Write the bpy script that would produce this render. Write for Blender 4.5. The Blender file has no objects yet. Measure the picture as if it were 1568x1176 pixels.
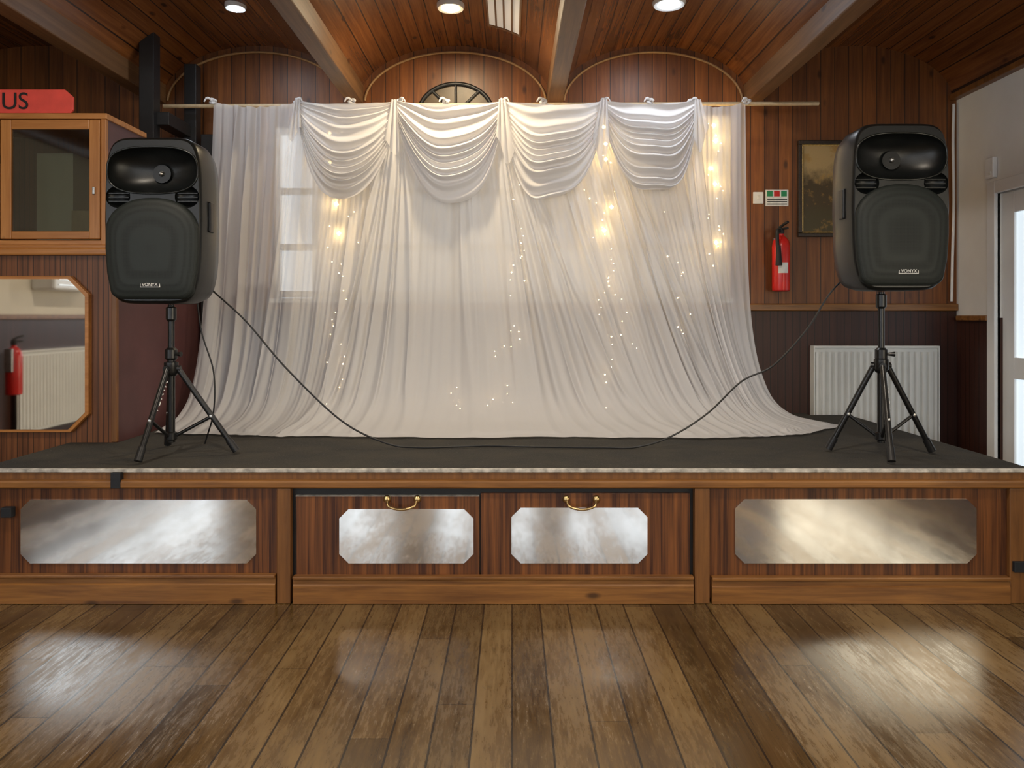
import bpy, math, random
import numpy as np
from mathutils import Vector, Matrix
random.seed(4)
rng=np.random.RandomState(7)
D=bpy.data
scene=bpy.context.scene
COL=scene.collection

# ------------------------------------------------------------------ helpers
def empty(name):
    o=D.objects.new(name,None); COL.objects.link(o); o.empty_display_size=.1; return o
def mesh(name,verts,faces,mat=None,parent=None,smooth=False,angle=None):
    me=D.meshes.new(name); me.from_pydata([tuple(v) for v in verts],[],[tuple(f) for f in faces]); me.update()
    import bmesh
    bm=bmesh.new(); bm.from_mesh(me); bmesh.ops.recalc_face_normals(bm,faces=bm.faces); bm.to_mesh(me); bm.free()
    o=D.objects.new(name,me); COL.objects.link(o)
    if mat: me.materials.append(mat)
    if parent: o.parent=parent
    if smooth:
        for p in me.polygons: p.use_smooth=True
        if angle: me.set_sharp_from_angle(angle=math.radians(angle))
    return o
def bev(o,w,seg=2):
    m=o.modifiers.new('bevel','BEVEL'); m.width=w; m.segments=seg; m.limit_method='ANGLE'; return o
def box(name,x0,x1,y0,y1,z0,z1,mat,parent=None,b=0):
    v=[(x,y,z) for x in (x0,x1) for y in (y0,y1) for z in (z0,z1)]
    f=[(0,1,3,2),(4,6,7,5),(0,4,5,1),(2,3,7,6),(0,2,6,4),(1,5,7,3)]
    o=mesh(name,v,f,mat,parent)
    if b: bev(o,b)
    return o
def prism(name,pts,lo,hi,mat,parent=None,b=0,axis='y'):
    n=len(pts)
    def P(p,t):
        if axis=='y': return (p[0],t,p[1])
        if axis=='x': return (t,p[0],p[1])
        return (p[0],p[1],t)
    v=[P(p,lo) for p in pts]+[P(p,hi) for p in pts]
    f=[tuple(range(n)),tuple(range(2*n-1,n-1,-1))]+[(i,(i+1)%n,n+(i+1)%n,n+i) for i in range(n)]
    o=mesh(name,v,f,mat,parent)
    if b: bev(o,b)
    return o
def octo(x0,x1,z0,z1,c):
    return [(x0+c,z0),(x1-c,z0),(x1,z0+c),(x1,z1-c),(x1-c,z1),(x0+c,z1),(x0,z1-c),(x0,z0+c)]
def tube(name,pts,r,mat,parent=None,n=10,closed=False):
    pts=[Vector(p) for p in pts]; V=[];F=[]
    m=len(pts); rs=r if hasattr(r,'__len__') else [r]*m
    up=None
    for i,p in enumerate(pts):
        if closed: t=(pts[(i+1)%m]-pts[i-1]).normalized()
        else: t=(pts[min(i+1,m-1)]-pts[max(i-1,0)]).normalized()
        if up is None:
            up=t.orthogonal().normalized()
        up=(up-t*up.dot(t)).normalized(); s=t.cross(up)
        for k in range(n):
            a=2*math.pi*k/n; V.append(p+(up*math.cos(a)+s*math.sin(a))*rs[i])
    rng_=m if closed else m-1
    for i in range(rng_):
        j=(i+1)%m
        for k in range(n):
            F.append((i*n+k,i*n+(k+1)%n,j*n+(k+1)%n,j*n+k))
    if not closed:
        F.append(tuple(range(n))); F.append(tuple((m-1)*n+k for k in range(n)))
    return mesh(name,V,F,mat,parent,True,50)
def lathe(name,prof,c,mat,parent=None,n=32,axis='z'):
    V=[];F=[];m=len(prof)
    for r,h in prof:
        for k in range(n):
            a=2*math.pi*k/n
            if axis=='z': V.append((c[0]+r*math.cos(a),c[1]+r*math.sin(a),c[2]+h))
            elif axis=='y': V.append((c[0]+r*math.cos(a),c[1]+h,c[2]+r*math.sin(a)))
            else: V.append((c[0]+h,c[1]+r*math.cos(a),c[2]+r*math.sin(a)))
    for i in range(m-1):
        for k in range(n): F.append((i*n+k,i*n+(k+1)%n,(i+1)*n+(k+1)%n,(i+1)*n+k))
    F.append(tuple(range(n))); F.append(tuple((m-1)*n+k for k in range(n)))
    return mesh(name,V,F,mat,parent,True,35)
def spline(pts,n=12):
    P=[Vector(p) for p in pts]; P=[P[0]*2-P[1]]+P+[P[-1]*2-P[-2]]; out=[]
    for i in range(1,len(P)-2):
        for k in range(n):
            t=k/n; a,b,c,d=P[i-1:i+3]
            out.append(.5*((2*b)+(c-a)*t+(2*a-5*b+4*c-d)*t*t+(3*b-a-3*c+d)*t**3))
    out.append(P[-2]); return out
def grid(name,V,nu,nv,mat,parent=None):
    F=[(j*nu+i,j*nu+i+1,(j+1)*nu+i+1,(j+1)*nu+i) for j in range(nv-1) for i in range(nu-1)]
    me=D.meshes.new(name); me.from_pydata([tuple(v) for v in V],[],F); me.update()
    for p in me.polygons: p.use_smooth=True
    o=D.objects.new(name,me); COL.objects.link(o); me.materials.append(mat)
    if parent: o.parent=parent
    return o
def text(name,s,size,loc,rot,mat,parent,align='CENTER',ext=.001):
    cu=D.curves.new(name,'FONT'); cu.body=s; cu.size=size; cu.extrude=ext; cu.align_x=align; cu.align_y='CENTER'
    o=D.objects.new(name,cu); COL.objects.link(o); o.location=loc; o.rotation_euler=rot; cu.materials.append(mat); o.parent=parent; return o

# ------------------------------------------------------------------ materials
class NT:
    def __init__(s,name):
        s.m=D.materials.new(name); s.m.use_nodes=True; s.t=s.m.node_tree; s.t.nodes.clear()
        s.out=s.n('ShaderNodeOutputMaterial')
    def n(s,ty,**k):
        x=s.t.nodes.new(ty)
        for a,b in k.items(): setattr(x,a,b)
        return x
    def put(s,inp,v):
        if isinstance(v,bpy.types.NodeSocket): s.t.links.new(v,inp)
        elif v is not None:
            if hasattr(v,'__len__') and len(v)==3 and inp.type=='RGBA': v=(*v,1)
            inp.default_value=v
    def math(s,op,a,b=None,c=None,clamp=False):
        x=s.n('ShaderNodeMath',operation=op,use_clamp=clamp); s.put(x.inputs[0],a)
        if b is not None: s.put(x.inputs[1],b)
        if c is not None: s.put(x.inputs[2],c)
        return x.outputs[0]
    def mix(s,f,a,b,blend='MIX'):
        x=s.n('ShaderNodeMix',data_type='RGBA',blend_type=blend); s.put(x.inputs[0],f); s.put(x.inputs[6],a); s.put(x.inputs[7],b); return x.outputs[2]
    def noise(s,vec,scale=1,detail=3,rough=.5,dist=0):
        x=s.n('ShaderNodeTexNoise'); 
        if vec is not None: s.put(x.inputs['Vector'],vec)
        x.inputs['Scale'].default_value=scale; x.inputs['Detail'].default_value=detail
        x.inputs['Roughness'].default_value=rough; x.inputs['Distortion'].default_value=dist
        return x.outputs[0]
    def comb(s,a,b,c):
        x=s.n('ShaderNodeCombineXYZ'); s.put(x.inputs[0],a); s.put(x.inputs[1],b); s.put(x.inputs[2],c); return x.outputs[0]
    def rmap(s,v,a,b,c=0,d=1):
        x=s.n('ShaderNodeMapRange'); s.put(x.inputs[0],v)
        for i,q in enumerate((a,b,c,d)): x.inputs[i+1].default_value=q
        return x.outputs[0]
    def obj(s): 
        x=s.n('ShaderNodeTexCoord'); return x.outputs['Object']
    def sep(s,v):
        x=s.n('ShaderNodeSeparateXYZ'); s.put(x.inputs[0],v); return x.outputs
    def bsdf(s,col,rough=.5,metal=0,coat=0,spec=.5,bump=None,bs=.3,bd=.002,emis=None,es=0,trans=0):
        p=s.n('ShaderNodeBsdfPrincipled'); s.put(p.inputs['Base Color'],col); s.put(p.inputs['Roughness'],rough)
        s.put(p.inputs['Metallic'],metal); p.inputs['Coat Weight'].default_value=coat; p.inputs['Coat Roughness'].default_value=.15
        p.inputs['Specular IOR Level'].default_value=spec
        if trans: p.inputs['Transmission Weight'].default_value=trans
        if emis is not None: s.put(p.inputs['Emission Color'],emis); s.put(p.inputs['Emission Strength'],es)
        if bump is not None:
            b=s.n('ShaderNodeBump'); b.inputs['Strength'].default_value=bs; b.inputs['Distance'].default_value=bd
            s.put(b.inputs['Height'],bump); s.t.links.new(b.outputs[0],p.inputs['Normal'])
        s.t.links.new(p.outputs[0],s.out.inputs[0]); return p
def plain(name,col,rough=.5,metal=0,nscale=40,namt=.12,coat=0,bs=.1,spec=.5):
    N=NT(name); n=N.noise(N.obj(),nscale,3)
    c=N.mix(N.rmap(n,.3,.7),tuple(x*(1-namt) for x in col),tuple(min(1,x*(1+namt)) for x in col))
    N.bsdf(c,rough,metal,coat,spec,bump=n,bs=bs); return N.m
def emit(name,col,st):
    N=NT(name); N.bsdf((.8,.8,.8),.4,emis=col,es=st); return N.m
def wood(name,dark,light,across=0,along=2,plank=0,joint=0,rough=.4,var=.25,gs=30,ls=1.5,gap=.03,coat=0,knots=False,wear=None,spec=.5,lo=.32,hi=.68):
    N=NT(name); s=N.sep(N.obj()); A=s[across]; L=s[along]; O=s[3-across-along]
    r=None; gm=None
    if plank:
        t=N.math('DIVIDE',A,plank); idd=N.math('FLOOR',t); fr=N.math('FRACT',t)
        w=N.n('ShaderNodeTexWhiteNoise',noise_dimensions='1D'); N.put(w.inputs['W'],idd); r=w.outputs['Value']
        e=N.math('MINIMUM',fr,N.math('SUBTRACT',1,fr)); gm=N.math('LESS_THAN',e,gap)
        if joint:
            t2=N.math('DIVIDE',N.math('ADD',L,N.math('MULTIPLY',r,joint*5)),joint); id2=N.math('FLOOR',t2); f2=N.math('FRACT',t2)
            w2=N.n('ShaderNodeTexWhiteNoise',noise_dimensions='1D')
            N.put(w2.inputs['W'],N.math('ADD',N.math('MULTIPLY',idd,13.73),N.math('MULTIPLY',id2,7.31))); r=w2.outputs['Value']
            gm=N.math('MAXIMUM',gm,N.math('LESS_THAN',f2,.003/joint))
    Ls=N.math('MULTIPLY',L,ls)
    if r is not None: Ls=N.math('ADD',Ls,N.math('MULTIPLY',r,23))
    vec=N.comb(N.math('MULTIPLY',A,gs),N.math('MULTIPLY',O,gs),Ls)
    g=N.noise(vec,1,5,.6,.5)
    g2=N.noise(N.comb(N.math('MULTIPLY',A,gs*5),N.math('MULTIPLY',O,gs*5),N.math('MULTIPLY',L,ls*3)),1,3,.6)
    col=N.mix(N.rmap(N.math('ADD',N.math('MULTIPLY',g,.75),N.math('MULTIPLY',g2,.25)),lo,hi),dark,light)
    if knots:
        v=N.n('ShaderNodeTexVoronoi'); N.put(v.inputs['Vector'],N.comb(N.math('MULTIPLY',A,7),N.math('MULTIPLY',O,7),N.math('MULTIPLY',L,3.2)))
        v.inputs['Scale'].default_value=1
        k=N.rmap(v.outputs['Distance'],.05,.13,1,0); col=N.mix(N.math('MULTIPLY',k,.8),col,tuple(x*.3 for x in dark))
    if wear:
        wn=N.noise(N.comb(N.math('MULTIPLY',A,3.5),O,N.math('MULTIPLY',L,1.1)),1,4,.6,.1)
        wf=N.noise(N.comb(N.math('MULTIPLY',A,70),O,N.math('MULTIPLY',L,10)),1,5,.75)
        wp=N.math('MULTIPLY',N.math('SUBTRACT',r,.5),.06)
        wv=N.rmap(N.math('ADD',wp,N.math('ADD',N.math('MULTIPLY',wn,.5),N.math('MULTIPLY',wf,.5))),.44,.61)
        col=N.mix(N.math('MULTIPLY',wv,.75),col,wear)
        sc=N.noise(N.comb(N.math('MULTIPLY',A,26),O,N.math('MULTIPLY',L,7)),1,6,.75,1.0)
        col=N.mix(N.rmap(sc,.58,.67,0,.5),col,(.035,.020,.008))
        rough=N.math('ADD',rough,N.math('MULTIPLY',wv,.20))
    if r is not None:
        f=N.rmap(r,0,1,1-var,1+var); col=N.mix(1,col,N.comb(f,f,f),'MULTIPLY')
    h=N.math('MULTIPLY',g,.25)
    if gm is not None:
        col=N.mix(N.math('MULTIPLY',gm,.85),col,(.008,.004,.002)); h=N.math('SUBTRACT',h,gm)
        if r is not None: h=N.math('ADD',h,N.math('MULTIPLY',r,.3))
    N.bsdf(col,rough,0,coat,spec,bump=h,bs=.35,bd=.002); return N.m

M={}
M['floor']=wood('floorboards',(.048,.025,.008),(.125,.070,.022),0,1,plank=.118,joint=2.3,rough=.18,var=.26,gs=22,ls=1.2,gap=.028,wear=(.225,.145,.060),spec=.55)
M['ceil']=wood('ceiling_pine',(.10,.030,.007),(.235,.083,.021),0,1,plank=.085,rough=.27,var=.17,gap=.035,knots=True)
M['beam']=wood('beam_wood',(.11,.052,.021),(.22,.112,.046),0,1,rough=.5,knots=True)
M['pine']=wood('wall_pine',(.105,.029,.006),(.26,.092,.019),0,2,plank=.095,rough=.42,var=.24,gap=.03,knots=True)
M['dado']=wood('dado_dark',(.035,.010,.006),(.06,.018,.010),0,2,plank=.05,rough=.45,var=.12,gap=.06)
M['dadoY']=wood('dado_dark_side',(.035,.010,.006),(.06,.018,.010),1,2,plank=.05,rough=.45,var=.12,gap=.06)
M['sapele']=wood('sapele_panel',(.045,.013,.005),(.23,.082,.022),0,2,rough=.33,gs=32,ls=.8,lo=.40,hi=.62)
M['skirt']=wood('stained_board',(.12,.045,.012),(.35,.155,.040),2,0,rough=.36,gs=30,ls=2,knots=True)
M['post']=wood('stained_post',(.11,.043,.012),(.26,.110,.030),0,2,rough=.4,gs=30,ls=2)
M['orange']=wood('orange_pine',(.38,.14,.03),(.60,.27,.08),0,2,rough=.35,gs=30,ls=2,knots=True)
M['orangeH']=wood('orange_pine_rail',(.38,.14,.03),(.60,.27,.08),2,0,rough=.35,gs=30,ls=2,knots=True)
M['tamb']=wood('cabinet_ply',(.10,.035,.012),(.24,.09,.03),0,2,plank=.028,rough=.42,var=.15,gap=.06)
M['purple']=plain('painted_maroon',(.11,.045,.045),.42,nscale=6,namt=.12)
M['cream']=plain('cream_paint',(.78,.72,.60),.7,nscale=5,namt=.04)
M['white']=plain('white_wall_paint',(.80,.80,.78),.6,nscale=5,namt=.03)
M['gloss']=plain('white_gloss',(.82,.83,.83),.3,nscale=8,namt=.02)
M['rad']=plain('radiator_enamel',(.80,.80,.76),.35,nscale=8,namt=.03)
M['edge']=plain('worn_edge_strip',(.46,.44,.40),.5,nscale=30,namt=.45)
M['black']=plain('black_paint',(.012,.012,.013),.4,nscale=20)
M['abs']=plain('black_moulded_plastic',(.005,.006,.006),.36,nscale=300,namt=.3,bs=.15)
M['absgloss']=plain('black_horn_plastic',(.007,.009,.008),.22,nscale=60)
M['steelblk']=plain('black_powdercoat',(.009,.009,.009),.3,nscale=60)
M['steel']=plain('steel',(.5,.5,.48),.3,1,nscale=60)
M['brass']=plain('brass',(.62,.46,.22),.3,1,nscale=50)
M['tape']=plain('gaffer_tape',(.01,.012,.016),.6)
M['decal']=plain('white_decal',(.8,.8,.78),.5)
M['red']=plain('red_enamel',(.62,.02,.015),.28,nscale=15)
M['signred']=plain('red_sign_card',(.82,.085,.06),.5,nscale=10)
M['ink']=plain('black_ink',(.01,.01,.01),.6)
M['green']=plain('green_print',(.02,.25,.10),.5)
M['gilt']=plain('dark_frame',(.030,.018,.010),.35,nscale=90,namt=.5)
M['gold']=plain('gilt_slip',(.55,.38,.13),.35,.7,nscale=90,namt=.3)
M['rod']=plain('pale_rod',(.55,.42,.26),.45)
M['bead']=plain('arch_bead',(.36,.21,.09),.5)
M['fanp']=plain('fanlight_board',(.10,.065,.03),.4,nscale=12,namt=.3)
def mm(name,rough):
    N=NT(name); n=N.noise(N.obj(),1.2,2); N.bsdf((.93,.93,.90),N.rmap(n,.3,.7,rough,rough+.03),1,bump=n,bs=.015,bd=.01); return N.m
M['mirror']=mm('mirror_glass',.02); M['mirror2']=mm('dulled_mirror_glass',.055)
def carpet():
    N=NT('charcoal_carpet'); n=N.noise(N.obj(),450,3,.7); n2=N.noise(N.obj(),5,4,.6); n3=N.noise(N.obj(),90,2,.7)
    c=N.mix(N.rmap(n,.3,.7),(.016,.016,.016),(.090,.087,.080)); c=N.mix(N.rmap(n2,.35,.7,0,.55),c,(.085,.076,.060))
    c=N.mix(N.rmap(n3,.68,.76,0,.5),c,(.30,.27,.23))
    N.bsdf(c,.95,spec=.15,bump=n,bs=.6,bd=.004); return N.m
M['carpet']=carpet()
def cloth(name,tr,side=None,tint=(.86,.85,.86),tl=.22):
    N=NT(name); o=N.obj()
    d=N.n('ShaderNodeBsdfDiffuse'); N.put(d.inputs[0],tint)
    t=N.n('ShaderNodeBsdfTranslucent'); N.put(t.inputs[0],tint)
    a=N.n('ShaderNodeMixShader'); a.inputs[0].default_value=tl; N.t.links.new(d.outputs[0],a.inputs[1]); N.t.links.new(t.outputs[0],a.inputs[2])
    p=N.n('ShaderNodeBsdfTransparent'); p.inputs[0].default_value=(1,1,1,1)
    b=N.n('ShaderNodeMixShader'); N.t.links.new(a.outputs[0],b.inputs[1]); N.t.links.new(p.outputs[0],b.inputs[2])
    if side is None: b.inputs[0].default_value=tr
    else:
        x=N.sep(o)[0]; f=N.math('MAXIMUM',N.rmap(x,-1.40,-1.36,1,0),N.rmap(x,1.16,1.22,0,.75))
        z=N.sep(o)[2]; f=N.math('MULTIPLY',f,N.rmap(z,1.0,1.4,0,1))
        N.put(b.inputs[0],N.math('ADD',tr,N.math('MULTIPLY',f,side)))
    N.t.links.new(b.outputs[0],N.out.inputs[0]); return N.m
M['voile']=cloth('white_voile',.22,.17)
M['swag']=cloth('white_voile_swag',.05,tl=.15)
M['lining']=cloth('lining_net',.20,tint=(.74,.70,.63),tl=.25)
def glass(name,tint,f=.12,):
    N=NT(name); g=N.n('ShaderNodeBsdfGlossy'); g.inputs['Roughness'].default_value=.05; t=N.n('ShaderNodeBsdfTransparent'); N.put(t.inputs[0],tint)
    m=N.n('ShaderNodeMixShader'); m.inputs[0].default_value=f; N.t.links.new(t.outputs[0],m.inputs[1]); N.t.links.new(g.outputs[0],m.inputs[2]); N.t.links.new(m.outputs[0],N.out.inputs[0]); return N.m
M['glass']=glass('cabinet_glass',(.6,.63,.58))
M['dayL']=emit('daylight_glazing',(.86,.93,1.0),4.6)
M['dayR']=emit('daylight_glazing_warm',(1.0,.88,.66),4.6)
M['dayB']=emit('dusk_glazing',(.85,.93,1.0),.65)
M['dayD']=emit('door_glazing',(.75,.9,1.0),.8)
M['refl']=emit('reflection_glow',(.95,.85,.70),.18)  # faint glow that paints a reflection onto the vault boards
M['lampW']=emit('lamp_warm',(1,.72,.38),20)
M['lampC']=emit('lamp_cool',(.80,.90,1.0),20)
M['fairy']=emit('fairy_bulb',(1,.68,.26),85)

# ------------------------------------------------------------------ room (metres; stage front face at y=0)
XL,XR,YB,YR,ZC=-4.0,3.01,1.9,-8.5,3.2
H=.572
box('floor',XL-.1,XR+.1,YR-.1,YB+.1,-.1,0,M['floor'])
# wall_back with window opening
wb=empty('wall_back')
wx0,wx1,wz0,wz1=-1.61,1.46,1.35,2.52
for i,(a,b,c,d) in enumerate([(XL-.1,wx0,1.29,ZC),(wx1,XR+.1,1.29,ZC),(wx0,wx1,1.29,wz0),(wx0,wx1,wz1,ZC)]):
    box('pine_%d'%(i+1),a,b,YB,YB+.12,c,d,M['pine'],wb)
box('dado',XL-.1,XR+.1,YB,YB+.12,0,1.29,M['dado'],wb)
box('trim_dado_rail',XL,XR,YB-.028,YB,1.265,1.315,M['skirt'],None,.008)
wn=empty('window_1')
box('glazing',wx0,wx1,YB+.08,YB+.09,wz0,wz1,M['dayB'],wn)
for i in range(6):
    x=wx0+(wx1-wx0)*i/5; box('mullion_%d'%i,x-.03,x+.03,YB+.03,YB+.08,wz0,wz1,M['gloss'],wn)
for i,z in enumerate((wz0+.03,1.70,2.08,wz1-.03)):
    box('slat_%d'%i,wx0,wx1,YB+.025,YB+.075,z-.022,z+.022,M['gloss'],wn)
box('sill',wx0-.03,wx1+.03,YB-.03,YB+.1,wz0-.03,wz0,M['gloss'],wn)
# fanlight
fl=empty('window_2'); fx,fz,fr=-.38,2.60,.25
pts=[(fx+fr*math.cos(a),fz+fr*math.sin(a)*.8) for a in np.linspace(0,math.pi,25)]
prism('fan_pane',pts,YB-.006,YB,M['fanp'],fl)
tube('fan_frame',[(p[0],YB-.012,p[1]) for p in pts],.014,M['black'],fl)
for k,a in enumerate((50,90,130)):
    a=math.radians(a); tube('fan_bar_%d'%k,[(fx,YB-.012,fz),(fx+fr*math.cos(a),YB-.012,fz+fr*.8*math.sin(a))],.009,M['black'],fl)
# wall_right: white, dado, doorway
wr=empty('wall_right')
dy0,dy1,dz=.55,1.46,1.99
for i,(a,b,c,d) in enumerate([(dy1,YB,1.22,ZC),(dy0,dy1,dz,ZC),(YR,dy0,1.22,ZC)]):
    box('plaster_%d'%(i+1),XR,XR+.12,a,b,c,d,M['white'],wr)
box('dado_1',XR,XR+.12,dy1,YB,0,1.22,M['dadoY'],wr); box('dado_2',XR,XR+.12,YR,dy0,0,1.22,M['dadoY'],wr)
box('trim_1',XR-.025,XR,dy1+.08,YB-.03,1.20,1.235,M['skirt'],None,.006)
box('trim_2',XR-.05,XR+.02,YR,YB,2.69,2.73,M['post'],None,.006)
dr=empty('door_1')
box('architrave_far',XR-.02,XR+.02,dy1,dy1+.08,0,dz+.08,M['gloss'],dr,.006)
box('architrave_near',XR-.02,XR+.02,dy0-.08,dy0,0,dz+.08,M['gloss'],dr,.006)
box('architrave_top',XR-.02,XR+.02,dy0,dy1,dz,dz+.08,M['gloss'],dr,.006)
box('stile_far',XR+.03,XR+.07,dy1-.11,dy1,0,dz,M['gloss'],dr,.004)
box('stile_near',XR+.03,XR+.07,dy0,dy0+.11,0,dz,M['gloss'],dr,.004)
for i,(a,b) in enumerate(((0,.22),(.85,.98),(1.86,dz))): box('rail_%d'%i,XR+.03,XR+.07,dy0+.11,dy1-.11,a,b,M['gloss'],dr,.004)
box('pane',XR+.045,XR+.055,dy0+.11,dy1-.11,.22,1.86,M['dayD'],dr)
# glazed doors of the hall on the right, windows left and rear
def sidewin(name,x,y0,y1,z0,z1,mat,nm,sgn):
    e=empty(name); box('glazing',min(x,x+sgn*.012),max(x,x+sgn*.012),y0,y1,z0,z1,mat,e)
    for i in range(nm+1):
        y=y0+(y1-y0)*i/nm; box('mullion_%d'%i,min(x,x+sgn*.04),max(x,x+sgn*.04),y-.035,y+.035,z0,z1,M['gloss'],e)
    for i,z in enumerate((z0,z1)): box('rail_%d'%i,min(x,x+sgn*.04),max(x,x+sgn*.04),y0,y1,z-.035,z+.035,M['gloss'],e)
sidewin('window_3',XR,-5.2,-1.6,.5,2.0,M['dayR'],3,-1)
sidewin('window_4',XL,-7.2,-3.0,.9,2.4,M['dayL'],4,1)
e=empty('window_5')
for k,x in enumerate((-2.6,-.4,1.6)):
    box('glazing_%d'%k,x-.8,x+.8,YR,YR+.012,1.3,2.6,M['dayL'],e)
    for q in (-.8,0,.8): box('mullion_%d_%d'%(k,q*10),x+q-.035,x+q+.035,YR,YR+.04,1.3,2.6,M['gloss'],e)
wl=empty('wall_left'); box('plaster',XL-.12,XL,YR,YB,1.22,ZC,M['cream'],wl); box('dado',XL-.12,XL,YR,YB,0,1.22,M['dadoY'],wl)
wq=empty('wall_rear'); box('plaster',XL-.1,XR+.1,YR-.12,YR,1.1,ZC,M['cream'],wq); box('dado',XL-.1,XR+.1,YR-.12,YR,0,1.1,M['dado'],wq)
# ceiling vaults
ce=empty('ceiling')
bays=[-4.0,-2.39,-1.056,.29,1.62,3.01]; SP=2.70; RISE=.36
cs=[]
for a,b in zip(bays[:-1],bays[1:]):
    c=(a+b)/2; hw=(b-a)/2-.03
    for t in np.linspace(math.pi,0,29): cs.append((c+hw*math.cos(t),SP+RISE*math.sin(t)))
V=[(x,y,z) for y in (YR,YB) for x,z in cs]; n=len(cs)
mesh('vault',V,[(i,i+1,n+i+1,n+i) for i in range(n-1)],M['ceil'],ce,True,60)
box('roof_deck',XL-.12,XR+.12,YR-.12,YB+.12,ZC,ZC+.06,M['post'],ce)
for i,x in enumerate(bays[1:-1]):
    box('trim_beam_%d'%(i+1),x-.052,x+.052,YR,YB-.001,2.665,2.86,M['beam'],None,.008)
for i,(a,b) in enumerate(zip(bays[:-1],bays[1:])):
    if i in (0,4): continue
    c=(a+b)/2; hw=(b-a)/2-.06
    tube('trim_arch_%d'%i,[(c+hw*math.cos(t),YB-.008,SP-.03+.345*math.sin(t)) for t in np.linspace(.05,math.pi-.05,30)],.008,M['bead'],None,8)

# emissive slatted patch on the middle vault, standing in for a glossy reflection
refl_=empty('vault_reflection'); cc=(-1.056+.29)/2; hh=(.29+1.056)/2-.03
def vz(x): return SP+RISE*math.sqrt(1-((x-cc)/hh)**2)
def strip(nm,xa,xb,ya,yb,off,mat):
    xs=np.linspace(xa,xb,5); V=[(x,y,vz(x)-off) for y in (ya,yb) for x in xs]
    mesh(nm,V,[(i,i+1,6+i,5+i) for i in range(4)],mat,refl_)
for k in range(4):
    xa=-.14+k*.048; strip('glow_strip_%d'%k,xa,xa+.038,.55,1.43,.006,M['refl'])
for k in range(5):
    xa=-.150+k*.048; strip('slat_%d'%k,xa,xa+.011,.53,1.45,.010,M['beam'])
strip('patch_edge_far',-.15,.053,1.43,1.455,.010,M['beam']); strip('patch_edge_near',-.15,.053,.525,.55,.010,M['beam'])
# ------------------------------------------------------------------ downlights
def lamp(x,y,z,mat,col,power,size=.06):
    e=empty('ceiling_downlight')
    lathe('bezel',[(size*.9,.01),(size*.95,-.012),(size*1.25,-.016),(size*1.35,-.004),(size*1.35,.02)],(x,y,z),M['gloss'],e)
    lathe('bulb',[(size*.2,-.03),(size*.6,-.024),(size*.85,-.010),(size*.85,.008)],(x,y,z),mat,e)
    L=D.lights.new('lamp_light','AREA'); L.shape='DISK'; L.size=size*2; L.energy=power; L.color=col
    o=D.objects.new('lamp_light',L); COL.objects.link(o); o.location=(x,y,z-.045); o.parent=e
zc=SP+RISE-.015
lamp(-1.62,1.2,zc,M['lampC'],(.85,.92,1.0),3,.045)
lamp(-.36,1.2,zc,M['lampW'],(1,.80,.52),17,.060)
lamp(.91,1.15,zc,M['lampC'],(.88,.93,1.0),5,.070)
for x in (-1.72,.955):
    for y in (-1.3,-4.6): lamp(x,y,zc,M['lampW'],(1,.88,.72),28,.08)

# ------------------------------------------------------------------ stage
st=empty('stage')
SX0,SX1=-2.3,2.24
def deckpoly(o): return [(SX0,.03-o),(SX1,.03-o),(SX1,YB-.08),(1.98,YB-.08),(1.98,YB-.001),(-2.05,YB-.001),(-2.05,.70-.002),(SX0,.70-.002)]
prism('deck_frame',deckpoly(0),0.001,.545,M['sapele'],st,axis='z')
prism('deck_carpet',deckpoly(.022),.545,H,M['carpet'],st,axis='z')
box('edge_strip',SX0,SX1,-.012,.008,.558,H+.003,M['edge'],st,.003)
box('fascia',SX0,SX1,-.004,.03,.500,.558,M['post'],st,.003)
box('nosing',SX0,SX1,-.03,.0,.492,.530,M['skirt'],st,.010)
# panels
def X(px): return (px-784)*.002806
box('panel_left',SX0,X(425),0.0,.03,.02,.495,M['sapele'],st)
box('panel_right',X(1085),SX1,0.0,.03,.02,.495,M['sapele'],st)
box('post_left',X(426),X(447),-.022,.03,.0,.492,M['post'],st,.004)
box('post_right',X(1062),X(1085),-.022,.03,.0,.492,M['post'],st,.004)
box('post_end',X(1542),SX1,-.018,.03,.0,.492,M['post'],st,.004)
box('door_recess',X(447),X(1062),.014,.03,.0,.495,M['black'],st)
box('door_left',X(453),X(734),-.002,.018,.10,.458,M['sapele'],st,.002)
box('door_right',X(736),X(1056),-.002,.018,.10,.468,M['sapele'],st,.002)
for nm,a,b,zt in (('skirting_left',SX0,X(424),.118),('skirting_mid',X(451),X(1060),.112),('skirting_right',X(1088),X(1541),.108)):
    prism(nm,[(.0,0.002),(-.028,.002),(-.028,zt-.035),(-.022,zt-.03),(-.022,zt-.014),(-.014,zt-.002),(-.006,zt),(.0,zt)],a,b,M['skirt'],st,axis='x')
    box(nm+'_ledge',a,b,-.034,-.0,zt-.006,zt+.008,M['skirt'],st,.003)
box('door_edge_top_l',X(453),X(734),-.004,.018,.455,.459,M['edge'],st)
def mirror(nm,a,b,t,bt):
    z1=1.2263-(t-485)*.002806; z0=1.2263-(bt-485)*.002806
    prism(nm,octo(X(a),X(b),z0,z1,.040),-.007,-.001,M['mirror2'],st)
mirror('mirror_left',33,393,765,862); mirror('mirror_mid_l',520,725,779,862); mirror('mirror_mid_r',783,991,777,862); mirror('mirror_right',1125,1494,764,862)
for i,cx in enumerate((616,890)):
    x=X(cx); z=.438
    tube('handle_%d'%i,spline([(x-.062,-.012,z),(x-.055,-.03,z-.018),(x-.02,-.035,z-.030),(x+.02,-.035,z-.030),(x+.055,-.03,z-.018),(x+.062,-.012,z)],6),.0055,M['brass'],st)
    for s in (-1,1): lathe('handle_rose_%d_%d'%(i,s),[(.005,-.012),(.012,-.008),(.017,0),(.017,.004)],(x+s*.065,-.006,z+.006),M['brass'],st,20,'y')
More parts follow.
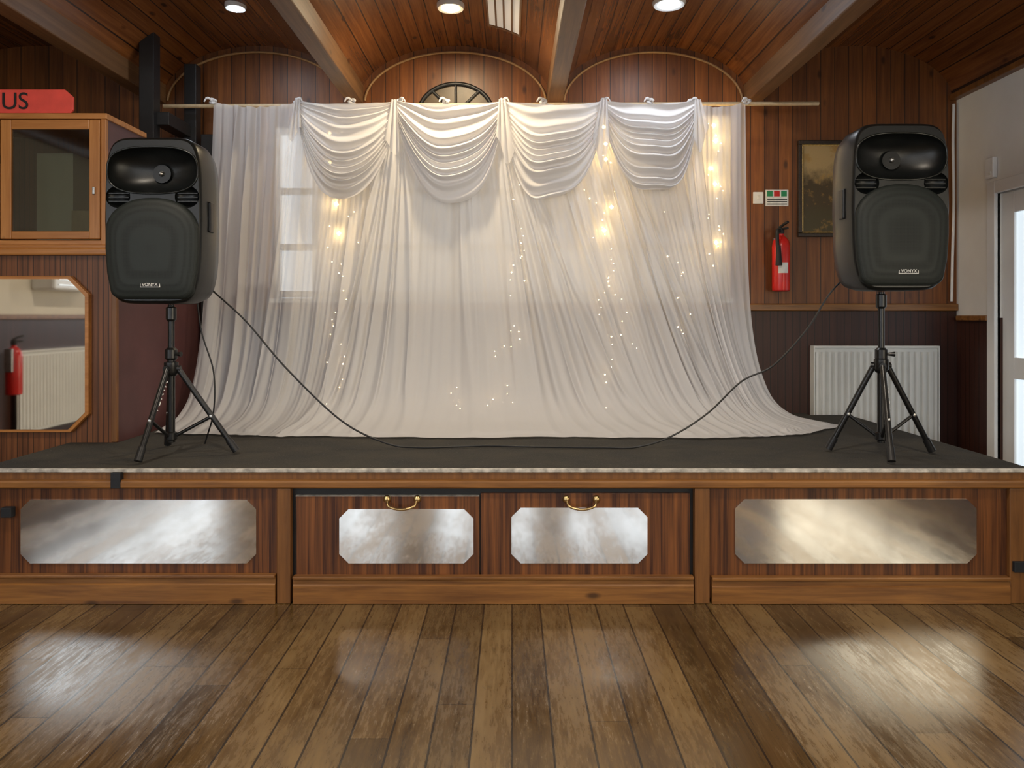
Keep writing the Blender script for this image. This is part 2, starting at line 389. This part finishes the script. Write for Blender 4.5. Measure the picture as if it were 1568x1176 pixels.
for i,(a,b,t,bt) in enumerate(((175,190,722,746),(8,24,775,790),(1546,1566,857,873))):
    box('tape_%d'%i,X(a),X(b),-.033,-.0,1.2263-(bt-485)*.002806,1.2263-(t-485)*.002806,M['tape'],st,.002)

# ------------------------------------------------------------------ drape
ctx=[-1.91,-1.364,-1.027,-.754,-.396,-.06,.32,.573,1.162,1.5]
cbx=[-1.99,-1.47,-1.26,-.96,-.40,.38,.95,1.24,1.60,1.97]
prof=spline([(0,1.62,2.60),(0,1.61,2.25),(0,1.58,1.75),(0,1.53,1.25),(0,1.46,.95),(0,1.34,.74),(0,1.17,.635),(0,1.0,.60),(0,.84,.580)],16)
pl=[0]
for a,b in zip(prof[:-1],prof[1:]): pl.append(pl[-1]+(b-a).length)
pl=np.array(pl)/pl[-1]; PY=np.array([p.y for p in prof]); PZ=np.array([p.z for p in prof])
knots=np.array([-1.91,-1.37,-1.02,-.72,-.42,-.06,.20,.58,.88,1.14,1.5])
ridges=[]  # centre, width, height, start, drift
for x in (-1.37,-.73,-.06,.58,1.14): 
    for k in range(7):
        dr_=(k-3)*.075+(.13 if x>-.1 else -.06)
        ridges.append((x+(k-3)*.016,rng.uniform(.006,.012),rng.uniform(.034,.062),0.,dr_*(.3 if abs(x)>1.1 else 1)))
for k in range(38): 
    x=rng.uniform(-1.9,1.46); ridges.append((x,rng.uniform(.005,.016),rng.uniform(.010,.040),rng.uniform(-.2,.55),rng.uniform(-.05,.09)+(.07 if x>0 else -.04)))
cu=empty('draped_voile_curtain')
nu,nv=1200,150
V=[]
ux=np.linspace(-1.91,1.5,nu); bx=np.interp(ux,ctx,cbx)
ker=np.ones(81)/81; bxp=np.pad(bx,40,mode='edge'); bs_=np.convolve(bxp,ker,'valid'); bs_[:25]=bx[:25]; bs_[-25:]=bx[-25:]; bx=bs_
ki=np.clip(np.searchsorted(knots,ux),1,len(knots)-1)
zt=2.60-.03*np.sin(np.pi*np.clip((ux-knots[ki-1])/(knots[ki]-knots[ki-1]),0,1))
yend=np.interp(ux,[-1.91,-1.5,-.6,.6,1.2,1.5],[.98,.90,.82,.80,.95,1.25])
exps=1.2+4.7*np.clip((ux-1.0)/.5,0,1)**1.3
def hsh(x,seed): 
    return np.sin(x*7.3+seed)*.5+np.sin(x*17.1+seed*2.3)*.3+np.sin(x*31.7+seed*1.7)*.2
for v in np.linspace(0,1,nv):
    z=np.interp(v,pl,PZ); y=np.interp(v,pl,PY)
    k=(1.62-yend)/(1.62-.84); yy=1.62-(1.62-y)*k
    zz=np.full(nu,z)+(zt-2.60)*max(0,1-v*4)
    g=v**exps; xx=ux+(bx-ux)*g
    f=np.zeros(nu)
    for rx,rw,ra,v0,dr_ in ridges:
        w=rw*(1+1.6*v); on=min(1,max(0,(v-v0)*6)) ; wob=rx+.006*math.sin(v*5+rx*9)+dr_*v
        if wob>1.47 or wob<-1.9: continue
        f+=ra*on*np.exp(-np.abs((ux-wob)/w)**1.6)
    top=max(0,1-v*2.2)
    f+=(.005+.012*top)*np.sin(ux*66+2.2*hsh(ux*.6,1)+v*1.5)*(.6+.5*hsh(ux,3+v)) + .0035*np.sin(ux*160+3*hsh(ux,2)+2*v)
    f+=.022*hsh(ux*.9,5)*v
    f+=np.where(ux<-1.37,.014,0)*np.sin(ux*85+.5*v)
    f=.075*np.tanh(f/.075)
    flat=min(1,max(0,(0.80-z)/.2))
    yv=yy-f*(1-flat)*.95-f*flat*.3+.012*np.sin(ux*9+2)*flat+.020*hsh(ux*2.4,4)*flat*v
    zv=zz+np.maximum(0,f)*.26*flat*(1 if v<.97 else .3)
    xv=xx+.25*f*np.cos(ux*62)*(1-flat)
    zv=np.maximum(zv,H+.004)
    V+=list(zip(xv,yv,zv))
grid('main_drape',V,nu,nv,M['voile'],cu)
# net lining in front of the window glass
V=[]
for z in np.linspace(2.56,1.34,12):
    for x in np.linspace(-1.33,1.45,320): V.append((x,1.80+.012*math.sin(x*55+math.sin(x*7)*2),z))
grid('lining_net',V,320,12,M['lining'],cu)
# swags
sw=[(-1.345,-.735,.50),(-.725,-.062,.53),(-.055,.575,.51),(.585,1.165,.46)]
for q,(a,b,sag) in enumerate(sw):
    n1,n2=100,190; V=[]
    for t in np.linspace(0,1,n2):
        for s in np.linspace(0,1,n1):
            sh=1-abs(2*s-1)**(2.1+1.0*t)
            sk=.10*(t-.3)*math.sin(math.pi*s)*(1 if q%2 else -1)
            inn=.008*t
            x=a+inn+(b-a-2*inn)*s+sk*.5
            tt=t+.018*math.sin(s*5+q*2)+.012*math.sin(s*11+q)
            ph=tt*10.6+.5*math.sin(tt*9+q)
            fold=(.5+.5*math.cos(2*math.pi*ph))**1.3
            zb=2.585-.030*math.sin(math.pi*s)
            z=zb-.19*t**1.2*(1-.4*sh)-(sag*.93*t**.88)*sh+.012*math.sin(9*s+q)*t
            e_=math.sin(math.pi*s)
            y=1.545-.022*e_-(.036+.010*math.sin(ph*1.7+q))*fold*(.3+.7*e_)-.080*t*(1-t)*e_*2
            V.append((x,y,z))
    grid('swag_%d'%(q+1),V,n1,n2,M['swag'],cu)
# gathered tails hanging where swags meet
for q,(x0,w,ln) in enumerate(((-.74,.045,.36),(-.06,.05,.38),(.58,.045,.38),(1.165,.04,.30),(-1.345,.035,.26))):
    n1,n2=70,40; V=[]
    for t in np.linspace(0,1,n2):
        for s in np.linspace(0,1,n1):
            ww=w*(.45+.75*t); x=x0+(s-.5)*ww*2+.02*t*(1 if q%2 else -1)
            z=2.59-ln*t*(1-.25*abs(s-.5)*2-.15*math.sin(s*5+q))
            y=1.532-.014*abs(math.sin(s*math.pi*2.5+q))-.006
            V.append((x,y,z))
    grid('tail_%d'%(q+1),V,n1,n2,M['voile'],cu)
# knots
for i,x in enumerate(knots):
    pts=[]; 
    for a in np.linspace(0,2*math.pi,16,endpoint=False): pts.append((x+.015*math.cos(a)+.005*math.sin(3*a),1.60+.012*math.cos(2*a+i),2.600+.012*math.sin(a)))
    tube('knot_%d'%(i+1),pts,.009,M['swag'],cu,8,True)
    s=1 if i%2 else -1
    tube('knot_end_%d'%(i+1),spline([(x,1.59,2.602),(x+s*.016,1.575,2.614),(x+s*.032,1.57,2.608),(x+s*.042,1.57,2.59)],5),[.007]*5+[.008]*5+[.005]*6,M['swag'],cu,8)
tube('curtain_rod',[(-2.25,1.66,2.585),(1.98,1.66,2.603)],.013,M['rod'],None,12)

# fairy lights
fa=empty('fairy_lights')
def dy(z): return float(np.interp(-z,-PZ,PY))
BV=[];BF=[]
def ball(c,r):
    n0=len(BV); R=[(0,0,1),(0,0,-1),(1,0,0),(-1,0,0),(0,1,0),(0,-1,0)]
    for d in R: BV.append((c[0]+d[0]*r,c[1]+d[1]*r,c[2]+d[2]*r))
    for f in ((0,2,4),(0,4,3),(0,3,5),(0,5,2),(1,4,2),(1,3,4),(1,5,3),(1,2,5)): BF.append(tuple(n0+k for k in f))
# x top, x bottom, cluster heights, upper / lower end, probability of a lit bulb facing out
strands=[(-1.18,-1.08,[2.41,2.22,1.95,1.76],2.5,.70,.5),(-1.00,-1.16,[],1.9,.8,.3),(.06,-.02,[2.44],2.5,.66,.6),(.16,-.16,[],1.9,.66,.3),(.62,.60,[2.45,2.34,2.24,1.93,1.78],2.5,.68,.7),(.46,.78,[],2.1,1.0,.45),(1.30,1.30,[2.46,2.36,2.18,2.08,1.70],2.5,1.5,.5),(1.0,1.12,[],1.9,1.1,.25),(-.60,-.30,[],1.3,.66,.18)]
for si,(xt,xb,cl,zt_,zb_,pr) in enumerate(strands):
    P=[]; nk=40; ph=random.uniform(0,6)
    for k in range(nk):
        z=zt_-k*(zt_-zb_)/(nk-1); x=xt+(xb-xt)*k/(nk-1)+.045*math.sin(k*.55+ph)+random.uniform(-.018,.018)
        y=min(1.70,dy(z)+.045); P.append((x,y,z))
        if random.random()<pr: ball((x,y,z),random.choice((.0026,.0032,.0040,.0050)))
    tube('wire_%d'%si,P,.0010,M['rod'],fa,5)
    for z in cl:
        x=xt+(xb-xt)*(2.55-z)/1.85+random.uniform(-.03,.03); y=dy(z)+.035
        ball((x,y,z),.014)
        L=D.lights.new('bulb_glow','POINT'); L.energy=.30 if si!=2 else .20; L.color=(1,.66,.24); L.shadow_soft_size=.012
        o=D.objects.new('bulb_glow',L); COL.objects.link(o); o.location=(x,y+.005,z-.020); o.parent=fa
mesh('bulbs',BV,BF,M['fairy'],fa)

# ------------------------------------------------------------------ speakers
def speaker(cx,yf,z0,tilt=0):
    e=empty('loudspeaker'); Hs,W=.75,.440
    zc=z0+Hs/2
    def ring(y,sx,sz,n=80):
        out=[]
        for k in range(n):
            a=2*math.pi*k/n; c,s=math.cos(a),math.sin(a)
            zz=Hs/2*math.copysign(abs(s)**.30,s); xx=W/2*math.copysign(abs(c)**.30,c); t=zz/(Hs/2)
            tp=1-.055*max(0,t)**2-.13*max(0,-t)**2.2
            out.append((cx+xx*tp*sx,y,zc+zz*sz))
        return out
    S=[(0,.95,.965),(.006,.98,.985),(.018,1,1),(.17,1,1),(.27,.90,.965),(.36,.66,.90),(.375,.6,.87)]
    V=[];F=[];n=80
    for y,a,b in S: V+=ring(yf+y,a,b)
    for i in range(len(S)-1):
        for k in range(n): F.append((i*n+k,i*n+(k+1)%n,(i+1)*n+(k+1)%n,(i+1)*n+k))
    F.append(tuple(range(n))); F.append(tuple((len(S)-1)*n+k for k in range(n)))
    body=mesh('cabinet',V,F,M['abs'],e,True,30)
    def cut(r,c,pw=1.0):
        VV=[];FF=[];a1,a2=48,20
        for i in range(a2+1):
            ph=math.pi*i/a2
            for k in range(a1):
                th=2*math.pi*k/a1
                cx_,cz_=math.cos(th),math.sin(th)
                VV.append((c[0]+r[0]*math.sin(ph)*math.copysign(abs(cx_)**pw,cx_),c[1]-r[1]*math.cos(ph),c[2]+r[2]*math.sin(ph)*math.copysign(abs(cz_)**pw,cz_)))
        for i in range(a2):
            for k in range(a1): FF.append((i*a1+k,i*a1+(k+1)%a1,(i+1)*a1+(k+1)%a1,(i+1)*a1+k))
        import bmesh
        o=mesh('cutter',VV,FF,M['absgloss']); bm=bmesh.new(); bm.from_mesh(o.data); bmesh.ops.remove_doubles(bm,verts=bm.verts,dist=1e-5); bmesh.ops.recalc_face_normals(bm,faces=bm.faces); bm.to_mesh(o.data); bm.free()
        m=body.modifiers.new('b','BOOLEAN'); m.object=o; m.operation='DIFFERENCE'; m.solver='EXACT'
        bpy.context.view_layer.update()
        me=D.meshes.new_from_object(body.evaluated_get(bpy.context.evaluated_depsgraph_get()))
        body.modifiers.clear(); body.data=me; D.objects.remove(o)
        for p in me.polygons: p.use_smooth=True
        me.set_sharp_from_angle(angle=math.radians(30))
    zh=z0+.80*Hs
    cut((.202,.115,.104),(cx,yf-.004,zh),.72)
    for s in (-1,1): cut((.055,.04,.050),(cx+s*.155,yf,z0+.640*Hs))
    for s in (-1,1):
        for k in range(3): box('port_fin_%d_%d'%(s,k),cx+s*.155-.045,cx+s*.155+.045,yf+.006,yf+.03,z0+.640*Hs-.022+k*.018,z0+.640*Hs-.017+k*.018,M['abs'],e)
    # throat + phase plug
    lathe('horn_throat',[(.042,.0),(.040,.008),(.030,.004),(.026,.012)],(cx,yf+.092,zh),M['abs'],e,28,'y')
    lathe('phase_plug',[(.002,-.016),(.010,-.010),(.013,.002),(.013,.01)],(cx,yf+.088,zh),M['steel'],e,20,'y')
    # horn rim lip
    rim=[]
    for a in np.linspace(0,2*math.pi,60,endpoint=False):
        c,s=math.cos(a),math.sin(a); rim.append((cx+.203*math.copysign(abs(c)**.72,c),yf-.001,zh+.105*math.copysign(abs(s)**.72,s)))
    tube('horn_rim',rim,.0045,M['absgloss'],e,8,True)
    # grille with arched top
    G=[]
    for a in np.linspace(0,math.pi,31): G.append((cx+.209*math.copysign(abs(math.cos(a))**.9,math.cos(a)),z0+.325+.150*math.sin(a)))
    G+=[(cx-.209,z0+.25),(cx-.202,z0+.14)]
    for a in np.linspace(math.pi,1.5*math.pi,8): G.append((cx-.130+.058*math.cos(a),z0+.070+.050*math.sin(a)))
    for a in np.linspace(1.5*math.pi,2*math.pi,8): G.append((cx+.130+.058*math.cos(a),z0+.070+.050*math.sin(a)))
    G+=[(cx+.202,z0+.14),(cx+.209,z0+.25)]
    n=len(G); gcx,gcz=cx,z0+.25
    V=[];F=[]
    lay=[(.02,1.0),(-.004,1.0),(-.012,.975),(-.018,.93),(-.024,.7),(-.027,.4),(-.028,.05)]
    for y,sc in lay: V+=[(gcx+(p[0]-gcx)*sc,yf+y,gcz+(p[1]-gcz)*sc) for p in G]
    for i in range(len(lay)-1):
        for k in range(n): F.append((i*n+k,i*n+(k+1)%n,(i+1)*n+(k+1)%n,(i+1)*n+k))
    F.append(tuple(range(n))); F.append(tuple((len(lay)-1)*n+k for k in range(n)))
    mesh('grille',V,F,M['grille'],e,True,60)
    bx_=cx if cx<0 else cx+.02
    box('badge_frame',bx_-.045,bx_+.045,yf-.024,yf-.010,z0+.072,z0+.096,M['decal'],e,.002)
    box('badge_inner',bx_-.041,bx_+.041,yf-.0255,yf-.02,z0+.076,z0+.092,M['ink'],e)
    text('badge_text','VONYX',.020,(bx_,yf-.0265,z0+.084),(math.pi/2,0,0),M['decal'],e)
    for s in (-1,1):
        box('side_grip_%d'%s,cx+s*.222-.008,cx+s*.222+.008,yf+.08,yf+.13,z0+.33,z0+.47,M['black'],e,.006)
    for s,(dx,dz) in enumerate(((-.19,.36),(.19,.36),(-.15,.045),(.15,.045),(-.185,.2),(.185,.2))):
        lathe('screw_%d'%s,[(.001,-.002),(.005,-.001),(.006,.004)],(cx+dx,yf-.012,z0+dz),M['steelblk'],e,10,'y')
    lathe('pole_cup',[(.03,0),(.035,-.01),(.030,-.03),(.022,-.033)],(cx,yf+.19,z0+.035),M['abs'],e,24)
    return e
def grille():
    N=NT('perforated_grille'); v=N.n('ShaderNodeTexVoronoi'); N.put(v.inputs['Vector'],N.obj()); v.inputs['Scale'].default_value=330; v.inputs['Randomness'].default_value=0
    d=N.rmap(v.outputs['Distance'],.25,.4); c=N.mix(d,(.002,.002,.002),(.018,.023,.021)); N.bsdf(c,.55,spec=.35,bump=d,bs=.3,bd=.001); return N.m
M['grille']=grille()
def stand(cx,cy,ztop,feet,hub=.985,rot=0):
    e=empty('speaker_stand'); zl=H+.09
    tube('pole_lower',[(cx,cy,zl-.03),(cx,cy,1.06)],.0175,M['steelblk'],e,16)
    tube('pole_upper',[(cx,cy,1.0),(cx,cy,ztop)],.0150,M['steelblk'],e,16)
    lathe('hub',[(.020,.03),(.032,.025),(.034,-.02),(.026,-.035),(.018,-.04)],(cx,cy,hub),M['steelblk'],e,24)
    lathe('collar_clamp',[(.018,.05),(.028,.04),(.028,0),(.020,-.01)],(cx,cy,1.03),M['steelblk'],e,24)
    tube('clamp_knob',[(cx+.02,cy-.01,1.05),(cx+.055,cy-.02,1.05)],[.006,.012],M['steelblk'],e,10)
    lathe('collar_top',[(.016,.04),(.024,.035),(.024,-.02),(.016,-.03)],(cx,cy,ztop-.05),M['steelblk'],e,24)
    lathe('collar_low',[(.019,.02),(.028,.015),(.028,-.015),(.019,-.02)],(cx,cy,zl),M['steelblk'],e,24)
    for i,f in enumerate(feet):
        f=Vector((f[0],f[1],H+.018)); c=Vector((cx,cy,hub-.005)); d=(f-c); dh=Vector((d.x,d.y,0)).normalized()
        a=c+dh*.032; tube('leg_%d'%(i+1),[a,f],.0135,M['steelblk'],e,12)
        tube('foot_%d'%(i+1),[f-(f-a).normalized()*.06,f+(f-a).normalized()*.004],[.017,.018],M['black'],e,12)
        tube('knuckle_%d'%(i+1),[a-dh*.02,a+dh*.012],.016,M['steelblk'],e,10)
        m=a+(f-a)*.58; tube('brace_%d'%(i+1),[Vector((cx,cy,zl))+dh*.02,m],.008,M['steelblk'],e,8)
        lathe('rivet_%d'%(i+1),[(.002,-.018),(.008,-.016),(.008,0)],(m.x,m.y,m.z),M['steel'],e,10,'y')
    return e
speaker(-1.615,.15,1.285); speaker(1.745,.14,1.345)
fL=[(-1.655,.10),(-1.315,.36),(-1.73,.56)]
eL=stand(-1.615,.34,1.284,fL)
fR=[(1.68,.10),(2.0,.36),(1.535,.42)]
eR=stand(1.745,.33,1.344,fR,1.0)
def legtext(e,c,f,dirn):
    c=Vector(c);f=Vector(f); d=(f-c).normalized(); m=c+(f-c)*.33
    xa=-d; n=Vector((0,-1,0)); n=(n-xa*n.dot(xa)).normalized(); ya=n.cross(xa)
    o=text('leg_lettering','VONYX',.046,(0,0,0),(0,0,0),M['decal'],e)
    o.matrix_world=Matrix.Translation(m+n*.0145)@Matrix((xa,ya,n)).transposed().to_4x4()
legtext(eL,(-1.615,.34,.985),(-1.655,.10,H),1)
legtext(eR,(1.745,.33,1.0),(1.68,.10,H),1)

# cable
tube('audio_cable',spline([(-1.50,.54,1.36),(-1.33,.55,1.20),(-1.13,.54,.97),(-.85,.52,.71),(-.62,.50,.60),(-.46,.49,H+.009),(-.25,.52,H+.009),(-.1,.54,H+.009),(.2,.50,H+.009),(.45,.49,H+.009),(.62,.50,H+.010),(.80,.54,.63),(.99,.58,.74),(1.16,.58,.90),(1.32,.58,.98),(1.48,.56,1.16),(1.58,.54,1.33),(1.66,.535,1.42)],8),.0048,M['black'],None,8)
tube('power_cable',spline([(-1.58,.54,1.36),(-1.56,.56,1.15),(-1.50,.56,.95),(-1.50,.56,.75),(-1.56,.60,H+.01)],8),.004,M['black'],None,8)

# ------------------------------------------------------------------ left bar cabinet
cb=empty('display_cabinet'); CY=.70; CX=-2.054
box('lower_carcass',XL+.02,CX,CY+.002,YB-.03,0.001,1.545,M['purple'],cb)
box('lower_front',XL+.02,CX,CY-.0,CY+.002,0.001,1.545,M['tamb'],cb)
box('corner_bead',CX-.025,CX+.004,CY-.018,CY+.006,H+.004,1.545,M['post'],cb,.004)
prism('mirror_frame',octo(-3.35,-2.190,.628,1.437,.095),CY-.03,CY-.0,M['orangeH'],cb,.003)
prism('mirror_pane',octo(-3.335,-2.206,.644,1.421,.088),CY-.034,CY-.029,M['mirror'],cb)
box('ledge',XL+.02,CX-.02,CY-.035,CY+.45,1.545,1.582,M['orangeH'],cb,.008)
box('ledge_mould',XL+.02,CX-.03,CY-.022,CY+.43,1.582,1.60,M['orangeH'],cb,.004)
ux0,ux1,uz0,uz1=-3.6,-2.116,1.60,2.285
box('upper_back',ux0,ux1,CY+.41,CY+.43,uz0,uz1,M['tamb'],cb)
box('upper_side',ux1-.02,ux1,CY+.02,CY+.41,uz0,uz1,M['purple'],cb)
box('upper_side_l',ux0,ux0+.02,CY+.02,CY+.41,uz0,uz1,M['purple'],cb)
box('upper_top',ux0,ux1+.01,CY-.01,CY+.43,uz1-.03,uz1,M['orangeH'],cb,.004)
box('upper_base',ux0,ux1,CY+.0,CY+.41,uz0,uz0+.025,M['orangeH'],cb,.003)
box('frame_stile_r',ux1-.022,ux1+.004,CY-.006,CY+.02,uz0,uz1-.03,M['orange'],cb,.003)
for k,(a,b) in enumerate(((-2.655,-2.140),(-3.18,-2.665))):
    box('door_stile_a_%d'%k,b-.055,b,CY-.014,CY+.008,uz0+.03,uz1-.035,M['orange'],cb,.004)
    box('door_stile_b_%d'%k,a,a+.055,CY-.014,CY+.008,uz0+.03,uz1-.035,M['orange'],cb,.004)
    box('door_rail_t_%d'%k,a+.055,b-.055,CY-.014,CY+.008,uz1-.085,uz1-.035,M['orangeH'],cb,.004)
    box('door_rail_b_%d'%k,a+.055,b-.055,CY-.014,CY+.008,uz0+.03,uz0+.07,M['orangeH'],cb,.004)
    box('door_glass_%d'%k,a+.05,b-.05,CY-.004,CY-.001,uz0+.06,uz1-.075,M['glass'],cb)
    box('catch_%d'%k,b-.035,b-.022,CY-.024,CY-.012,1.86,1.90,M['steel'],cb,.003)
box('shelf_papers',-2.60,-2.40,CY+.2,CY+.38,uz0+.026,2.12,M['rad'],cb)
box('shelf_boxes',-2.38,-2.20,CY+.15,CY+.38,uz0+.026,1.80,M['rod'],cb)
sg=empty('red_sign')
prism('sign_board',[(-3.4,2.287),(-2.30,2.287),(-2.285,2.305),(-2.285,2.37),(-2.33,2.41),(-3.4,2.41)],.70,.712,M['signred'],sg,.002)
text('sign_lettering','JOIN US',.125,(-2.515,.697,2.345),(math.pi/2,0,0),M['ink'],sg,'RIGHT')
# black uprights behind cabinet
fr_=empty('black_timber_frame')
box('upright_near',-2.265,-2.175,1.36,1.45,1.546,2.99,M['black'],fr_,.004)
box('upright_far',-2.145,-2.065,1.72,1.80,1.546,2.88,M['black'],fr_,.004)
box('cross_rail',-2.19,-2.10,1.40,1.88,2.40,2.48,M['black'],fr_,.004)
rk=empty('black_rack_post')
box('post',-2.035,-1.955,1.72,1.80,H+.002,2.42,M['black'],rk,.004)
for k,z in enumerate((1.14,1.66,1.93)): box('bracket_%d'%k,-1.955,-1.925,1.74,1.78,z-.02,z+.02,M['steel'],rk,.003)

# ------------------------------------------------------------------ right wall items
def radiator_x(name,x0,x1,y,z0,z1,n):
    e=empty(name)
    box('panel',x0,x1,y-.052,y-.04,z0,z1,M['rad'],e,.004)
    w=(x1-x0)/n
    for i in range(n):
        c=x0+w*(i+.5); prism('flute_%d'%i,[(c-w*.30,y-.05),(c-w*.18,y-.070),(c+w*.18,y-.070),(c+w*.30,y-.05)],z0+.03,z1-.03,M['rad'],e,axis='z')
    box('top_grille',x0-.004,x1+.004,y-.07,y-.004,z1-.004,z1+.012,M['rad'],e,.004)
    box('side_l',x0-.004,x0+.004,y-.07,y-.004,z0+.01,z1,M['rad'],e); box('side_r',x1-.004,x1+.004,y-.07,y-.004,z0+.01,z1,M['rad'],e)
    tube('pipe',[(x1-.03,y-.03,z0+.02),(x1-.03,y-.03,.0)],.008,M['steel'],e)
    return e
radiator_x('radiator',2.02,2.855,YB,.36,1.02,20)
# radiator + extinguisher on left wall seen in the mirror
e=empty('radiator')
box('panel',XL+.04,XL+.052,-2.5,-1.5,.28,.94,M['rad'],e,.004)
for i in range(22):
    c=-2.5+(i+.5)/22; prism('flute_%d'%i,[(XL+.05,c-.016),(XL+.066,c-.010),(XL+.066,c+.010),(XL+.05,c+.016)],.31,.91,M['rad'],e,axis='z')
box('top_grille',XL+.004,XL+.07,-2.504,-1.496,.936,.952,M['rad'],e,.004)
box('brackets',XL+.001,XL+.04,-2.3,-1.7,.45,.8,M['rad'],e)
ac=empty('air_conditioner'); box('casing',XL,XL+.2,-2.5,-1.75,1.45,1.75,M['gloss'],ac,.02)
for k in range(5): box('louvre_%d'%k,XL+.2,XL+.206,-2.45,-1.8,1.49+k*.045,1.50+k*.045,M['steel'],ac)
box('trim_3',XL,XL+.025,YR,YB,1.205,1.245,M['skirt'],None,.005)
def extinguisher(x,y,z):
    e=empty('fire_extinguisher')
    lathe('cylinder',[(.045,0),(.056,.006),(.058,.02),(.058,.30),(.052,.335),(.034,.36),(.020,.372),(.018,.39)],(x,y,z),M['red'],e,32)
    V=[];F=[]
    for j,zz in enumerate((.12,.19)):
        for k in range(9):
            a=math.radians(-125+k*8); V.append((x+.0588*math.cos(a),y+.0588*math.sin(a),z+zz))
    for k in range(8): F.append((k,k+1,9+k+1,9+k))
    mesh('label',V,F,M['decal'],e,True)
    lathe('valve',[(.020,.385),(.022,.39),(.022,.42),(.014,.425)],(x,y,z),M['ink'],e,20)
    tube('lever_top',[(x-.01,y,z+.425),(x+.01,y-.03,z+.445),(x+.02,y-.075,z+.455)],.009,M['ink'],e)
    tube('lever_low',[(x,y,z+.415),(x+.02,y-.07,z+.415)],.008,M['ink'],e)
    tube('hose',spline([(x-.01,y-.01,z+.405),(x-.04,y-.05,z+.40),(x-.045,y-.06,z+.34),(x-.040,y-.062,z+.26),(x-.038,y-.062,z+.20)],6),.012,M['ink'],e)
    tube('nozzle',[(x-.038,y-.062,z+.30),(x-.036,y-.064,z+.17)],[.014,.022],M['ink'],e)
    box('bracket',x-.03,x+.03,y+.05,y+.072,z+.18,z+.36,M['steel'],e,.003)
extinguisher(1.795,YB-.074,1.395); 
extinguisher(XL+.14,-1.32,.62)
pa=empty('framed_painting'); a,b,c,d=1.93,2.29,1.765,2.415
def frame4(nm,a,b,c,d,t,y0,y1,m):
    for k,(x0,x1,z0,z1) in enumerate(((a,b,d-t,d),(a,b,c,c+t),(a,a+t,c+t,d-t),(b-t,b,c+t,d-t))): box('%s_%d'%(nm,k),x0,x1,y0,y1,z0,z1,m,pa,.004)
frame4('frame',a,b,c,d,.026,YB-.03,YB-.001,M['gilt']); frame4('slip',a+.026,b-.026,c+.026,d-.026,.010,YB-.024,YB-.008,M['gold'])
def art():
    N=NT('landscape_canvas'); o=N.obj(); s=N.sep(o); n=N.noise(o,9,6,.65); h=N.math('ADD',s[2],N.math('MULTIPLY',N.math('SUBTRACT',n,.5),.35))
    c=N.mix(N.rmap(h,2.12,2.24),(.06,.038,.012),(.38,.26,.11)); c=N.mix(N.rmap(h,1.86,2.0,1,0),c,(.06,.045,.012)); c=N.mix(N.rmap(n,.54,.62,0,.7),c,(.32,.18,.04))
    N.bsdf(c,.35); return N.m
box('canvas',a+.03,b-.03,YB-.016,YB-.012,c+.03,d-.03,art(),pa)
fs=empty('fire_notice'); box('plate',1.715,1.87,YB-.006,YB-.001,1.975,2.085,M['decal'],fs,.002)
for k in range(3): box('pictogram_%d'%k,1.724+k*.048,1.762+k*.048,YB-.008,YB-.005,2.04,2.078,M['green'] if k!=1 else M['red'],fs)
for k in range(3): box('line_%d'%k,1.726,1.86,YB-.008,YB-.005,1.985+k*.016,1.991+k*.016,M['ink'],fs)
sk=empty('wall_switch'); box('plate',1.63,1.70,YB-.012,YB-.001,1.99,2.07,M['gloss'],sk,.004); box('rocker',1.655,1.675,YB-.017,YB-.011,2.015,2.045,M['decal'],sk,.002)
tube('corner_conduit',spline([(XR-.03,YB-.02,2.66),(XR-.035,YB-.02,2.4),(XR-.03,YB-.02,2.0),(XR-.04,YB-.02,1.6),(XR-.045,YB-.02,1.33)],5),.009,M['gloss'],None)
th=empty('wall_thermostat'); box('casing',XR-.03,XR-.001,1.46,1.54,2.09,2.22,M['gloss'],th,.006); box('dial_slot',XR-.034,XR-.029,1.48,1.52,2.11,2.13,M['decal'],th)

# ------------------------------------------------------------------ world + camera
w=D.worlds.new('World'); scene.world=w; w.use_nodes=True; w.node_tree.nodes['Background'].inputs[0].default_value=(.6,.7,.9,1); w.node_tree.nodes['Background'].inputs[1].default_value=.15
cam=D.cameras.new('camera'); co=D.objects.new('camera',cam); COL.objects.link(co)
co.location=(0,-3.3,1.2263); co.rotation_euler=(math.pi/2,0,0); cam.sensor_width=36; cam.sensor_fit='HORIZONTAL'; cam.lens=27; cam.shift_y=-.0657
scene.camera=co
scene.view_settings.view_transform='Standard'; scene.view_settings.exposure=0
